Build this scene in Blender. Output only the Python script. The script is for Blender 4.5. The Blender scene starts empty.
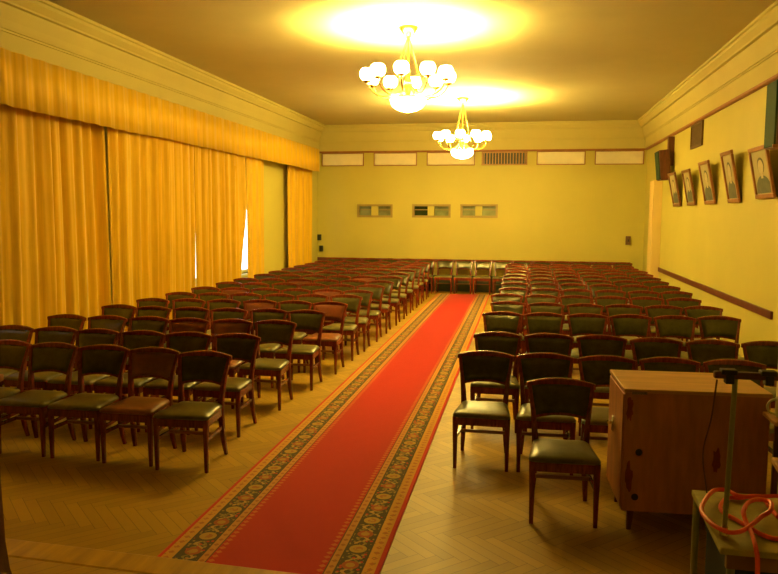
import bpy, bmesh, math, random
from mathutils import Vector, Matrix

random.seed(7)
C = bpy.context.scene.collection
SC = bpy.context.scene
PI = math.pi
R = math.radians

# ------------------------------------------------------------------ camera
FPX = 742.0
cam_d = bpy.data.cameras.new('camera')
cam_d.sensor_fit = 'HORIZONTAL'
cam_d.sensor_width = 36.0
cam_d.lens = 36.0 * FPX / 778.0
cam_d.clip_start = 0.05
cam = bpy.data.objects.new('camera', cam_d)
C.objects.link(cam)
yaw, pitch, roll = R(-10.42), R(-5.566), R(0.34)
fw = Vector((math.sin(yaw) * math.cos(pitch), math.cos(yaw) * math.cos(pitch), math.sin(pitch)))
rt = Vector((math.cos(yaw), -math.sin(yaw), 0))
up = rt.cross(fw)
rt2 = rt * math.cos(roll) + up * math.sin(roll)
up2 = -rt * math.sin(roll) + up * math.cos(roll)
M3 = Matrix((rt2, up2, -fw)).transposed()
cam.matrix_world = Matrix.Translation((0, 0, 2.0)) @ M3.to_4x4()
SC.camera = cam

# ------------------------------------------------------------------ world, light values, exposure
WORLD_STRENGTH = 4.0
GLOBE = 55.0                     # emission of the chandelier globes
BULB = 6200.0                      # the bulb in the open top of each shade
BOWL = 60.0
LAMP = (1.0, 0.73, 0.20)
w = bpy.data.worlds.new('World')
SC.world = w
w.use_nodes = True
bgn = w.node_tree.nodes['Background']
bgn.inputs['Color'].default_value = (0.86, 0.94, 1.0, 1)
bgn.inputs['Strength'].default_value = WORLD_STRENGTH
vs = SC.view_settings
vs.view_transform = 'Standard'
vs.look = 'None'
vs.gamma = 1.0
vs.exposure = 0.45
vs.use_curve_mapping = False


# ------------------------------------------------------------------ node helper
class N:
    """tiny arithmetic wrapper round Math nodes"""
    def __init__(s, nt, sock): s.nt, s.k = nt, sock

    def op(s, o, b=None, c=None):
        n = s.nt.nodes.new('ShaderNodeMath')
        n.operation = o
        for i, v in enumerate((s, b, c)):
            if v is None: continue
            if isinstance(v, N): s.nt.links.new(v.k, n.inputs[i])
            else: n.inputs[i].default_value = v
        return N(s.nt, n.outputs[0])
    def __add__(s, b): return s.op('ADD', b)
    def __sub__(s, b): return s.op('SUBTRACT', b)
    def __mul__(s, b): return s.op('MULTIPLY', b)
    def __truediv__(s, b): return s.op('DIVIDE', b)
    def floor(s): return s.op('FLOOR')
    def frac(s): return s.op('FRACT')
    def abs(s): return s.op('ABSOLUTE')
    def lt(s, b): return s.op('LESS_THAN', b)
    def gt(s, b): return s.op('GREATER_THAN', b)
    def fmod(s, b): return s.op('FLOORED_MODULO', b)
    def min(s, b): return s.op('MINIMUM', b)
    def max(s, b): return s.op('MAXIMUM', b)
    def sin(s): return s.op('SINE')
    def inv(s): return N.const(s.nt, 1.0) - s
    @staticmethod
    def const(nt, v):
        n = nt.nodes.new('ShaderNodeValue')
        n.outputs[0].default_value = v
        return N(nt, n.outputs[0])


def sel(mask, a, b):      # mask ? a : b
    return a * mask + b * mask.inv()


def new_mat(name):
    m = bpy.data.materials.new(name)
    m.use_nodes = True
    nt = m.node_tree
    return m, nt, nt.nodes['Principled BSDF']


def mixc(nt, fac, a, b, mode='MIX'):
    n = nt.nodes.new('ShaderNodeMix')
    n.data_type = 'RGBA'
    n.blend_type = mode
    def put(sock, v):
        if isinstance(v, N): nt.links.new(v.k, sock)
        elif hasattr(v, 'is_output'): nt.links.new(v, sock)
        elif isinstance(v, tuple): sock.default_value = v if len(v) == 4 else (*v, 1)
        else: sock.default_value = v
    put(n.inputs[0], fac)
    put(n.inputs[6], a)
    put(n.inputs[7], b)
    return n.outputs[2]


def coords(nt, kind='Object', scale=(1, 1, 1), rot=(0, 0, 0)):
    t = nt.nodes.new('ShaderNodeTexCoord')
    mp = nt.nodes.new('ShaderNodeMapping')
    mp.inputs['Scale'].default_value = scale
    mp.inputs['Rotation'].default_value = rot
    nt.links.new(t.outputs[kind], mp.inputs[0])
    return mp.outputs[0]


def noise(nt, vec, scale, detail=3, rough=.55):
    n = nt.nodes.new('ShaderNodeTexNoise')
    n.inputs['Scale'].default_value = scale
    n.inputs['Detail'].default_value = detail
    n.inputs['Roughness'].default_value = rough
    nt.links.new(vec, n.inputs['Vector'])
    return N(nt, n.outputs['Fac'])


def bump(nt, p, h, strength=.2, dist=.01):
    b = nt.nodes.new('ShaderNodeBump')
    b.inputs['Strength'].default_value = strength
    b.inputs['Distance'].default_value = dist
    nt.links.new(h.k, b.inputs['Height'])
    nt.links.new(b.outputs[0], p.inputs['Normal'])


def simple(name, col, rough=.5, var=.15, nscale=8, stretch=(1, 1, 1), metal=0, bmp=0, spec=.5, col2=None):
    m, nt, p = new_mat(name)
    v = coords(nt, 'Object', stretch)
    n = noise(nt, v, nscale, 4)
    dark = tuple(c * (1 - var) for c in col)
    light = col2 if col2 else tuple(min(1, c * (1 + var)) for c in col)
    f = (n - .3) * 2.5
    nt.links.new(mixc(nt, f, dark, light), p.inputs['Base Color'])
    p.inputs['Roughness'].default_value = rough
    p.inputs['Metallic'].default_value = metal
    p.inputs['Specular IOR Level'].default_value = spec
    if bmp: bump(nt, p, n, bmp, .004)
    return m


MAT = {}
MAT['wall'] = simple('wall paint', (.58, .515, .105), .62, .03, 1.2, bmp=.04)
MAT['ceiling'] = simple('ceiling paint', (.55, .48, .22), .8, .05, .8)
MAT['cornice'] = simple('cornice plaster', (.58, .50, .14), .7, .03, 2)
MAT['pilaster'] = simple('pale pilaster paint', (.78, .58, .20), .6, .03, 2)
MAT['low_band_green'] = simple('dark green low band', (.030, .045, .012), .5, .15, 4)  # dark green behind the legs of the last chair row
MAT['rail'] = simple('dark red rail', (.13, .03, .02), .4, .25, 6)
MAT['picture_rail'] = simple('brown picture rail', (.34, .13, .035), .5, .15, 6)
MAT['mahogany'] = simple('mahogany stained wood', (.165, .025, .010), .24, .45, 9, (6, 6, 1), spec=.5)
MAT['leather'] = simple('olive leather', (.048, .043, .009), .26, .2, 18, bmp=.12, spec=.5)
MAT['leather_seat'] = simple('olive seat leather with painted top light', (.115, .100, .024), .36, .2, 14, bmp=.12, spec=.4)  # same olive leather, lightened to paint in the light from above
MAT['leather_brown_seat'] = simple('brown seat leather with painted top light', (.20, .065, .018), .36, .2, 14, bmp=.12, spec=.4)  # brown seats likewise, light from above put into the colour
MAT['leather_brown'] = simple('brown leather', (.15, .040, .014), .30, .2, 18, bmp=.12)
MAT['stretcher'] = simple('light stretcher wood', (.30, .12, .035), .45, .2, 10, (1, 8, 8))
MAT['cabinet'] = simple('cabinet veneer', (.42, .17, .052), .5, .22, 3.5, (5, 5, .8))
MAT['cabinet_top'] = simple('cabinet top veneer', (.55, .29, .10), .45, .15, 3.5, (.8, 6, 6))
MAT['black'] = simple('black', (.008, .008, .007), .5)
MAT['stain'] = simple('worn veneer', (.20, .035, .012), .6, .3, 12)
MAT['chrome'] = simple('worn chrome', (.72, .68, .58), .25, .05, 4, metal=1)
MAT['brass'] = simple('brass', (.75, .5, .16), .25, .1, 4, metal=1)
MAT['steel'] = simple('dull green painted tube', (.30, .32, .15), .4, .1, 6)
MAT['clamp'] = simple('dark clamp plastic', (.012, .014, .008), .5)
MAT['bar_wood'] = simple('dark bar wood', (.12, .04, .018), .5, .2, 7)
MAT['table_cloth'] = simple('olive table top', (.48, .42, .08), .75, .12, 20)
MAT['table_edge'] = simple('table edge', (.28, .14, .035), .6, .15, 8)
MAT['crate'] = simple('dark green crate paint', (.006, .022, .009), .6, .2, 5)
MAT['orange'] = simple('orange cable rubber', (1.0, .11, .012), .4, .05, 5)
MAT['pale'] = simple('pale cupboard paint', (.70, .66, .36), .5, .04, 2)
MAT['mug'] = simple('pale glazed mug', (.60, .62, .40), .3, .03, 2)
MAT['plank_light'] = simple('light wood', (.60, .33, .10), .45, .15, 5, (1, 6, 6))
MAT['blind'] = simple('white cloth', (.86, .78, .52), .8, .05, 3)
MAT['grille_dark'] = simple('grille dark', (.05, .05, .025), .6, .2, 9)
MAT['grille_frame'] = simple('grille frame wood', (.42, .22, .06), .5, .1, 8)
MAT['vent'] = simple('brown vent', (.13, .065, .02), .6, .2, 9)
MAT['speaker_green'] = simple('green speaker cloth', (.012, .045, .02), .8, .2, 40)
MAT['speaker_wood'] = simple('speaker cabinet wood', (.12, .035, .016), .45, .25, 6, (4, 4, 1))
MAT['frame'] = simple('picture frame wood', (.32, .13, .045), .4, .2, 10)
MAT['frame_dark'] = simple('dark picture frame wood', (.20, .075, .03), .4, .2, 10)
MAT['mount'] = simple('portrait paper', (.42, .36, .17), .6, .08, 5)
MAT['suit'] = simple('portrait suit', (.10, .11, .07), .7, .2, 12)
MAT['skin'] = simple('portrait face', (.50, .42, .24), .7, .12, 14)
MAT['hair'] = simple('portrait hair', (.13, .12, .07), .7, .2, 16)
MAT['port_pane'] = simple('dim pane', (.20, .24, .09), .3, .3, 4)
MAT['port_dark'] = simple('dark pane', (.03, .05, .02), .12, .2, 4)
MAT['port_frame'] = simple('port frame', (.36, .27, .07), .5, .06, 5)
MAT['socket'] = simple('dark socket', (.012, .018, .008), .5)
MAT['win_frame'] = simple('window frame paint', (.75, .74, .66), .5, .04, 4)
MAT['lectern'] = simple('lectern dark wood', (.11, .035, .015), .4, .3, 6, (5, 5, 1))
MAT['lectern_top'] = simple('lectern top wood', (.42, .19, .06), .45, .2, 6, (1, 5, 5))
MAT['switch'] = simple('brown switch', (.14, .07, .03), .5)


def emit_mat(name, col, strength):
    m, nt, p = new_mat(name)
    p.inputs['Base Color'].default_value = (.9, .88, .8, 1)
    p.inputs['Emission Color'].default_value = (*col, 1)
    p.inputs['Emission Strength'].default_value = strength
    return m


MAT['globe'] = emit_mat('lit opal globe', LAMP, GLOBE)
MAT['globe_far'] = emit_mat('lit opal globe of the far chandelier', LAMP, GLOBE * 2.0)
MAT['bulb_far'] = emit_mat('lit bulb of the far chandelier', LAMP, BULB * 1.5)
MAT['bulb'] = emit_mat('lit bulb', LAMP, BULB)
MAT['bowl'] = emit_mat('lit opal bowl', LAMP, BOWL)


def glass_mat():
    m, nt, p = new_mat('window glass')
    p.inputs['Base Color'].default_value = (.95, .98, 1, 1)
    p.inputs['Transmission Weight'].default_value = 1
    p.inputs['Roughness'].default_value = 0
    p.inputs['IOR'].default_value = 1.02
    return m


MAT['glass'] = glass_mat()


def curtain_mat(name, col, tr=.25):
    m, nt, p = new_mat(name)
    v = coords(nt, 'Object', (1, 1, .05))
    n = noise(nt, v, 30, 3)
    c = mixc(nt, (n - .3) * 2.2, tuple(k * .88 for k in col), tuple(min(1, k * 1.1) for k in col))
    nt.links.new(c, p.inputs['Base Color'])
    p.inputs['Roughness'].default_value = .65
    p.inputs['Sheen Weight'].default_value = .15
    p.inputs['Specular IOR Level'].default_value = .25
    bump(nt, p, n, .15, .003)
    return m


MAT['curtain'] = curtain_mat('gold curtain cloth', (.74, .45, .012))
MAT['valance'] = curtain_mat('gold valance cloth', (.80, .49, .012))


# herringbone parquet
def parquet(name, wd, n, base, rotz=PI / 4):
    m, nt, p = new_mat(name)
    v = coords(nt, 'Object', (1 / wd, 1 / wd, 1 / wd), (0, 0, rotz))
    sp = nt.nodes.new('ShaderNodeSeparateXYZ')
    nt.links.new(v, sp.inputs[0])
    x, y = N(nt, sp.outputs[0]), N(nt, sp.outputs[1])
    i, j = x.floor(), y.floor()
    k = (i - j).fmod(2 * n)
    hz = k.lt(n - .5)
    # horizontal block: starts at i-k in row j;  vertical block: column i, starts at j-(2n-1-k)
    hx, vy = i - k, j - (N.const(nt, 2 * n - 1) - k)
    ida, idb = sel(hz, hx, i + 917.3), sel(hz, j, vy + 313.7)
    cb = nt.nodes.new('ShaderNodeCombineXYZ')
    nt.links.new(ida.k, cb.inputs[0]); nt.links.new(idb.k, cb.inputs[1])
    wn = nt.nodes.new('ShaderNodeTexWhiteNoise')
    wn.noise_dimensions = '2D'
    nt.links.new(cb.outputs[0], wn.inputs['Vector'])
    rnd = N(nt, wn.outputs['Value'])
    along = sel(hz, x - hx, y - vy)
    across = sel(hz, y - j, x - i)
    e1 = across.min(across.inv())
    e2 = along.min(N.const(nt, n) - along)
    gap = e1.min(e2).lt(.030)
    cg = nt.nodes.new('ShaderNodeCombineXYZ')
    nt.links.new((along * .22 + rnd * 40).k, cg.inputs[0])
    nt.links.new((across * 2.2 + rnd * 17).k, cg.inputs[1])
    gr = noise(nt, cg.outputs[0], 2.2, 4)
    big = noise(nt, coords(nt, 'Object'), .9, 3)
    tone = rnd * .55 + gr * .55 - .1 + sel(hz, N.const(nt, .10), N.const(nt, -.10))
    lo = tuple(c * .62 for c in base)
    c = mixc(nt, tone, lo, base)
    c = mixc(nt, (big - .35) * 1.3, c, tuple(k * .8 for k in base))
    c = mixc(nt, gap * .65, c, tuple(k * .25 for k in base))
    nt.links.new(c, p.inputs['Base Color'])
    rr = gr * .15 + .42
    nt.links.new(rr.k, p.inputs['Roughness'])
    p.inputs['Specular IOR Level'].default_value = .25
    bump(nt, p, gap.inv(), .15, .002)
    return m


MAT['floor'] = parquet('herringbone parquet', .075, 6, (.48, .29, .020))
MAT['stage_wood'] = simple('stage boards', (.48, .27, .02), .4, .25, 3, (6, .6, 1))


def boards(name, wd, base):
    m, nt, p = new_mat(name)
    v = coords(nt, 'Object', (1, 1, 1), (0, 0, R(38)))
    sp = nt.nodes.new('ShaderNodeSeparateXYZ')
    nt.links.new(v, sp.inputs[0])
    x, y = N(nt, sp.outputs[0]), N(nt, sp.outputs[1])
    i = (x / wd).floor()
    f = (x / wd).frac()
    wn = nt.nodes.new('ShaderNodeTexWhiteNoise')
    wn.noise_dimensions = '1D'
    nt.links.new(i.k, wn.inputs['W'])
    r_ = N(nt, wn.outputs['Value'])
    gap = f.min(f.inv()).lt(.03)
    cg = nt.nodes.new('ShaderNodeCombineXYZ')
    nt.links.new((x * 30).k, cg.inputs[0]); nt.links.new((y * 2 + r_ * 30).k, cg.inputs[1])
    gr = noise(nt, cg.outputs[0], 1.4, 4)
    c = mixc(nt, r_ * .5 + gr * .5, tuple(k * .68 for k in base), base)
    c = mixc(nt, gap * .6, c, tuple(k * .3 for k in base))
    nt.links.new(c, p.inputs['Base Color'])
    p.inputs['Roughness'].default_value = .4
    return m


MAT['stage_boards'] = boards('diagonal stage boards', .085, (.50, .29, .02))


def carpet_mat():
    m, nt, p = new_mat('patterned runner pile')
    t = nt.nodes.new('ShaderNodeTexCoord')
    sp = nt.nodes.new('ShaderNodeSeparateXYZ')
    nt.links.new(t.outputs['Object'], sp.inputs[0])
    x, y = N(nt, sp.outputs[0]), N(nt, sp.outputs[1])
    u = x.abs()
    red, gold, dark = (.44, .006, .004), (.56, .28, .035), (.055, .040, .014)
    red2 = (.50, .035, .012)
    v3 = coords(nt, 'Object')
    vor = nt.nodes.new('ShaderNodeTexVoronoi')
    vor.inputs['Scale'].default_value = 38
    nt.links.new(v3, vor.inputs['Vector'])
    vd = N(nt, vor.outputs['Distance'])
    vsep = nt.nodes.new('ShaderNodeSeparateColor')
    nt.links.new(vor.outputs['Color'], vsep.inputs[0])
    vr = N(nt, vsep.outputs[0])
    # floral band: rosettes every .36 m with scrolls between
    per = .42
    fy = (y / per).frac() - .5
    du = (u - .475)
    el = (du / .062) * (du / .062) + (fy * per / .062) * (fy * per / .062)
    ring = el.lt(1.35) * el.gt(.72)
    core = el.lt(.72)
    core2 = el.lt(.22)
    fy2 = (y / per + .5).frac() - .5
    el2 = (du / .050) * (du / .050) + (fy2 * per / .050) * (fy2 * per / .050)
    blob = el2.lt(1.0)
    blob2 = el2.lt(.3)
    scroll = ((y * 52).sin() * .030 + du).abs().lt(.011)
    scroll2 = ((y * 52).sin() * -.030 + du).abs().lt(.009)
    c = mixc(nt, vd.lt(.40) * vr.gt(.38), dark, (.30, .20, .045))
    c = mixc(nt, vd.lt(.40) * vr.lt(.28), c, red2)
    c = mixc(nt, scroll, c, (.46, .28, .06))
    c = mixc(nt, scroll2, c, (.22, .17, .04))
    c = mixc(nt, ring, c, dark)
    c = mixc(nt, core, c, (.42, .25, .035))
    c = mixc(nt, core2 * vr.gt(.3), c, (.34, .13, .02))
    c = mixc(nt, blob, c, (.32, .07, .015))
    c = mixc(nt, blob2, c, (.40, .22, .03))
    c = mixc(nt, vd.lt(.30) * vr.gt(.62), c, (.34, .22, .035))
    fl = c
    # gold bands with small motifs
    k1 = (y / .07).frac() - .5
    m1 = ((u - .596).abs() + (k1 * .07).abs()).lt(.021)
    g1 = mixc(nt, m1 * vd.gt(.25), gold, (.40, .14, .02))
    g1 = mixc(nt, vd.lt(.25) * vr.lt(.4), g1, (.30, .17, .03))
    m2 = ((u - .375).abs() + (k1 * .07).abs()).lt(.018)
    g2 = mixc(nt, m2 * vd.gt(.12), (.52, .24, .045), (.34, .13, .025))
    d1 = (((y / .055).frac() - .5).abs() * .055 + (u - .322).abs() * .9).lt(.020)
    inner = mixc(nt, d1, red, (.55, .15, .025))
    pile = noise(nt, v3, 6, 4)
    inner = mixc(nt, (pile - .3) * .6, inner, (.38, .005, .004))
    # assemble from the centre outwards
    c = mixc(nt, u.gt(.345), inner, (.10, .05, .014))
    c = mixc(nt, u.gt(.353), c, g2)
    c = mixc(nt, u.gt(.398), c, dark)
    c = mixc(nt, u.gt(.408), c, fl)
    c = mixc(nt, u.gt(.545), c, dark)
    c = mixc(nt, u.gt(.558), c, g1)
    c = mixc(nt, u.gt(.628), c, (.52, .018, .007))
    nt.links.new(c, p.inputs['Base Color'])
    p.inputs['Roughness'].default_value = .95
    p.inputs['Specular IOR Level'].default_value = .1
    p.inputs['Sheen Weight'].default_value = .2
    bump(nt, p, noise(nt, v3, 220, 2), .3, .003)
    return m


MAT['carpet'] = carpet_mat()


# ------------------------------------------------------------------ mesh helpers
def obj(name, bm, mat, parent=None, smooth=False, bevel=0):
    me = bpy.data.meshes.new(name)
    bmesh.ops.recalc_face_normals(bm, faces=bm.faces[:])
    bm.to_mesh(me)
    bm.free()
    me.materials.append(MAT[mat])
    if smooth:
        for f in me.polygons: f.use_smooth = True
        try: me.set_sharp_from_angle(angle=R(42))
        except Exception: pass
    o = bpy.data.objects.new(name, me)
    C.objects.link(o)
    if parent: o.parent = parent
    if bevel:
        b = o.modifiers.new('bevel', 'BEVEL')
        b.width = bevel; b.segments = 2; b.limit_method = 'ANGLE'
    return o


def empty(name, loc=(0, 0, 0), rz=0):
    o = bpy.data.objects.new(name, None)
    o.empty_display_size = .1
    o.location = loc
    o.rotation_euler = (0, 0, rz)
    C.objects.link(o)
    return o


def tag(o, label, cat, group=None):
    o['label'] = label
    o['category'] = cat
    if group: o['group'] = group
    return o


def struct(o):
    o['kind'] = 'structure'
    return o


def box(bm, x0, x1, y0, y1, z0, z1, rot=None, piv=None):
    vs_ = [bm.verts.new((x, y, z)) for x in (x0, x1) for y in (y0, y1) for z in (z0, z1)]
    for q in ((0, 1, 3, 2), (4, 6, 7, 5), (0, 4, 5, 1), (2, 3, 7, 6), (0, 2, 6, 4), (1, 5, 7, 3)):
        bm.faces.new([vs_[i] for i in q])
    if rot is not None: bmesh.ops.rotate(bm, verts=vs_, cent=piv or (0, 0, 0), matrix=rot)
    return vs_


def rings(bm, rs, closed=True, cap=True):
    """skin a list of rings (lists of points)"""
    V = [[bm.verts.new(p) for p in r] for r in rs]
    for a, b in zip(V, V[1:]):
        n = len(a)
        for i in range(n if closed else n - 1):
            bm.faces.new((a[i], a[(i + 1) % n], b[(i + 1) % n], b[i]))
    if cap and closed:
        bm.faces.new(V[0][::-1]); bm.faces.new(V[-1])
    return V


def catmull(pts, sub):
    P = [Vector(p) for p in pts]
    P = [P[0] * 2 - P[1]] + P + [P[-1] * 2 - P[-2]]
    out = []
    for i in range(1, len(P) - 2):
        a, b, c, d = P[i - 1:i + 3]
        for k in range(sub):
            t = k / sub
            out.append(.5 * ((2 * b) + (c - a) * t + (2 * a - 5 * b + 4 * c - d) * t * t + (3 * b - a - 3 * c + d) * t ** 3))
    out.append(P[-2])
    return out


def tube(bm, pts, rad, seg=8, closed=False):
    P = [Vector(p) for p in pts]
    n = len(P)
    rs = []
    prev = None
    for i, p in enumerate(P):
        if closed: t = P[(i + 1) % n] - P[i - 1]
        else: t = P[min(i + 1, n - 1)] - P[max(i - 1, 0)]
        t.normalize()
        if prev is None:
            a = t.orthogonal().normalized()
        else:
            a = (prev - t * prev.dot(t)).normalized()
        prev = a
        b = t.cross(a)
        r = rad[i] if isinstance(rad, (list, tuple)) else rad
        rs.append([p + (a * math.cos(q) + b * math.sin(q)) * r for q in (2 * PI * k / seg for k in range(seg))])
    if closed: rs.append(rs[0])
    rings(bm, rs, True, not closed)
    if closed: bmesh.ops.remove_doubles(bm, verts=bm.verts[:], dist=1e-5)


def bar(bm, pts, wx, wy):
    """square bar through points, cross-section in the x/y plane (for upright members); wx, wy per point"""
    rs = []
    for i, (x, y, z) in enumerate(pts):
        a = wx[i] / 2; b = wy[i] / 2
        c = min(a, b) * .35
        rs.append([(x - a + c, y - b, z), (x + a - c, y - b, z), (x + a, y - b + c, z), (x + a, y + b - c, z),
                   (x + a - c, y + b, z), (x - a + c, y + b, z), (x - a, y + b - c, z), (x - a, y - b + c, z)])
    rings(bm, rs)


def lathe(bm, prof, cx=0, cy=0, seg=24):
    rs = []
    for r, z in prof:
        rs.append([(cx + r * math.cos(2 * PI * k / seg), cy + r * math.sin(2 * PI * k / seg), z) for k in range(seg)])
    rings(bm, rs)


def sphere(bm, c, r, u=16, v=10, sz=1.0):
    res = bmesh.ops.create_uvsphere(bm, u_segments=u, v_segments=v, radius=r)
    for q in res['verts']:
        q.co.z *= sz
        q.co += Vector(c)


def wall_cells(bm, a0, a1, z0, z1, holes, put):
    """a wall made of cells along a and z with rectangular holes (a0,a1,z0,z1); put(a0,a1,z0,z1) adds a box"""
    As = sorted({a0, a1, *[h[0] for h in holes], *[h[1] for h in holes]})
    for s, e in zip(As, As[1:]):
        hs = sorted([(h[2], h[3]) for h in holes if h[0] <= s + 1e-6 and h[1] >= e - 1e-6])
        z = z0
        for h in hs:
            if h[0] > z: put(s, e, z, h[0])
            z = h[1]
        if z < z1: put(s, e, z, z1)


# ------------------------------------------------------------------ the room
LX, RX, BY, FY, CZ = -5.55, 2.90, 19.45, -1.6, 4.33
bm = bmesh.new(); box(bm, LX - .3, RX + .3, FY - .3, BY + .5, -.15, 0)
struct(obj('floor', bm, 'floor'))
bm = bmesh.new(); box(bm, LX - .3, RX + .3, FY - .3, BY + .5, CZ, CZ + .15)
struct(obj('ceiling', bm, 'ceiling'))
bm = bmesh.new(); box(bm, RX, RX + .25, FY - .3, BY + .5, 0, CZ)
struct(obj('wall_right', bm, 'wall'))
bm = bmesh.new(); box(bm, LX, RX, FY - .25, FY, 0, CZ)
struct(obj('wall_front', bm, 'wall'))
WINS = [(5.2, 7.9, .95, 3.05), (9.9, 12.7, .80, 3.05), (13.1, 15.05, .80, 2.15), (17.25, 18.3, .95, 3.05)]
bm = bmesh.new()
wall_cells(bm, FY - .3, BY + .5, 0, CZ, WINS, lambda a, b, c, d: box(bm, LX - .3, LX, a, b, c, d))
struct(obj('wall_left', bm, 'wall'))
PORTS = [(-4.43, -3.51, 1.945, 2.255), (-2.95, -1.97, 1.95, 2.26), (-1.68, -.75, 1.955, 2.265)]
bm = bmesh.new()
wall_cells(bm, LX, RX, 0, CZ, PORTS, lambda a, b, c, d: box(bm, a, b, BY, BY + .3, c, d))
struct(obj('wall_back', bm, 'wall'))

# side windows behind the curtains
for n, (a, b, c, d) in enumerate(WINS):
    bm = bmesh.new()
    t = .06
    x0, x1 = LX - .20, LX - .12
    box(bm, x0, x1, a, b, c, c + t); box(bm, x0, x1, a, b, d - t, d)
    k = max(1, round((b - a) / .9))
    for i in range(k + 1):
        yy = a + (b - a - t) * i / k
        box(bm, x0, x1, yy, yy + t, c + t, d - t)
    wo = struct(obj('window_%d' % (n + 1), bm, 'win_frame'))
    bm = bmesh.new(); box(bm, LX - .165, LX - .155, a + t, b - t, c + t, d - t)
    obj('glass_pane', bm, 'glass', wo)
    bm = bmesh.new(); box(bm, LX - .12, LX + .03, a - .0, b + .0, c - .04, c)
    obj('window_sill', bm, 'win_frame', wo)

# projection-room ports in the back wall
for n, (a, b, c, d) in enumerate(PORTS):
    bm = bmesh.new()
    t = .035
    y0, y1 = BY - .02, BY + .16
    box(bm, a - .02, b + .02, y0, y1, c - .02, c + t); box(bm, a - .02, b + .02, y0, y1, d - t, d + .02)
    box(bm, a - .02, a + t, y0, y1, c + t, d - t); box(bm, b - t, b + .02, y0, y1, c + t, d - t)
    wo = struct(obj('window_%d' % (n + 5), bm, 'port_frame'))
    mx = (a + b) / 2 - .01
    hw = .085
    bm = bmesh.new(); box(bm, mx - hw, mx + hw, BY - .012, BY + .15, c + t, d - t)
    obj('mullion', bm, 'wall', wo)
    for s, (p0, p1) in enumerate(((a + t, mx - hw), (mx + hw, b - t))):
        bm = bmesh.new(); box(bm, p0, p1, BY + .10, BY + .115, c + t, d - t)
        obj('glass_pane', bm, 'port_dark' if (n == 1 and s == 0) else 'port_pane', wo)
        bm = bmesh.new(); box(bm, p0, p1, BY + .07, BY + .10, (c + d) / 2 + .02, (c + d) / 2 + .04)
        obj('glazing_bar', bm, 'port_frame', wo)

# plaster cornice (mitred along left, back and right walls) and the wooden picture rail under it
def cornice(name, prof, mat):
    bm = bmesh.new()
    paths = []
    for d, z in prof:
        paths.append([(LX + d, FY, z), (LX + d, BY - d, z), (RX - d, BY - d, z), (RX - d, FY, z)])
    V = [[bm.verts.new(q) for q in p] for p in paths]
    n = len(V)
    for i in range(n):
        a, b = V[i], V[(i + 1) % n]
        for k in range(3): bm.faces.new((a[k], a[k + 1], b[k + 1], b[k]))
    bm.faces.new([v[0] for v in V]); bm.faces.new([v[-1] for v in V][::-1])
    return struct(obj(name, bm, mat))


cornice('trim_1', [(0, CZ), (.30, CZ), (.30, 4.295), (.275, 4.285), (.27, 4.25), (.215, 4.185), (.21, 4.165), (.165, 4.160), (.16, 4.135),
                   (.125, 4.02), (.105, 3.93), (.09, 3.925), (.09, 3.905), (.075, 3.90), (.06, 3.70), (.06, 3.67), (0, 3.67)], 'cornice')
cornice('trim_2', [(0, 3.672), (.055, 3.672), (.055, 3.645), (.04, 3.625), (0, 3.625)], 'picture_rail')
# dado rails
bm = bmesh.new(); box(bm, RX - .03, RX, 9.40, 17.28, .79, .885); struct(obj('trim_3', bm, 'rail', bevel=.006))
bm = bmesh.new(); box(bm, LX, 2.60, BY - .03, BY, .76, .845); struct(obj('trim_4', bm, 'rail', bevel=.006))
bm = bmesh.new(); box(bm, LX, RX, BY - .02, BY, 0, .42); struct(obj('low_band_back', bm, 'low_band_green'))  # dark green band along the foot of the back wall
bm = bmesh.new(); box(bm, RX - .02, RX, FY, 17.28, 0, .12); struct(obj('baseboard_right', bm, 'rail'))
# pale boxed pilaster in the right corner
bm = bmesh.new(); box(bm, 2.71, RX, 17.1, 17.6, 0, 2.78)
struct(obj('trim_5', bm, 'pilaster', bevel=.01))

# the stage the picture is taken from
SZ = .25
E0, E1 = 3.46, 3.18        # edge line y at x=-3 / slope
def ey(x): return 3.33 - .045 * (x + .6)
bm = bmesh.new()
rings(bm, [[(LX, FY, z), (RX, FY, z), (RX, ey(RX) - .19, z), (LX, ey(LX) - .19, z)] for z in (0.0, SZ)])
st = struct(obj('stage', bm, 'stage_boards'))
bm = bmesh.new()
rings(bm, [[(LX, ey(LX) - .186, z), (RX, ey(RX) - .186, z), (RX, ey(RX), z), (LX, ey(LX), z)] for z in (0.0, SZ)])
obj('stage_nosing', bm, 'stage_wood', st, bevel=.012)

# ------------------------------------------------------------------ carpet runner
bm = bmesh.new()
Y0, Y1 = 3.48, 18.68
ny = 60
rs = []
for i in range(ny + 1):
    y = (Y1 - Y0) * (i / ny - .5)
    rs.append([(-.655, y, 0), (-.655, y, .011), (-.645, y, .014), (0, y, .014), (.645, y, .014), (.655, y, .011), (.655, y, 0)])
rings(bm, rs)
o = obj('carpet_runner', bm, 'carpet')
o.location = (-1.465, (Y0 + Y1) / 2, .001)
o.rotation_euler = (0, 0, R(.40))
tag(o, 'long red carpet runner with ornate gold and dark borders down the aisle', 'carpet')

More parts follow.
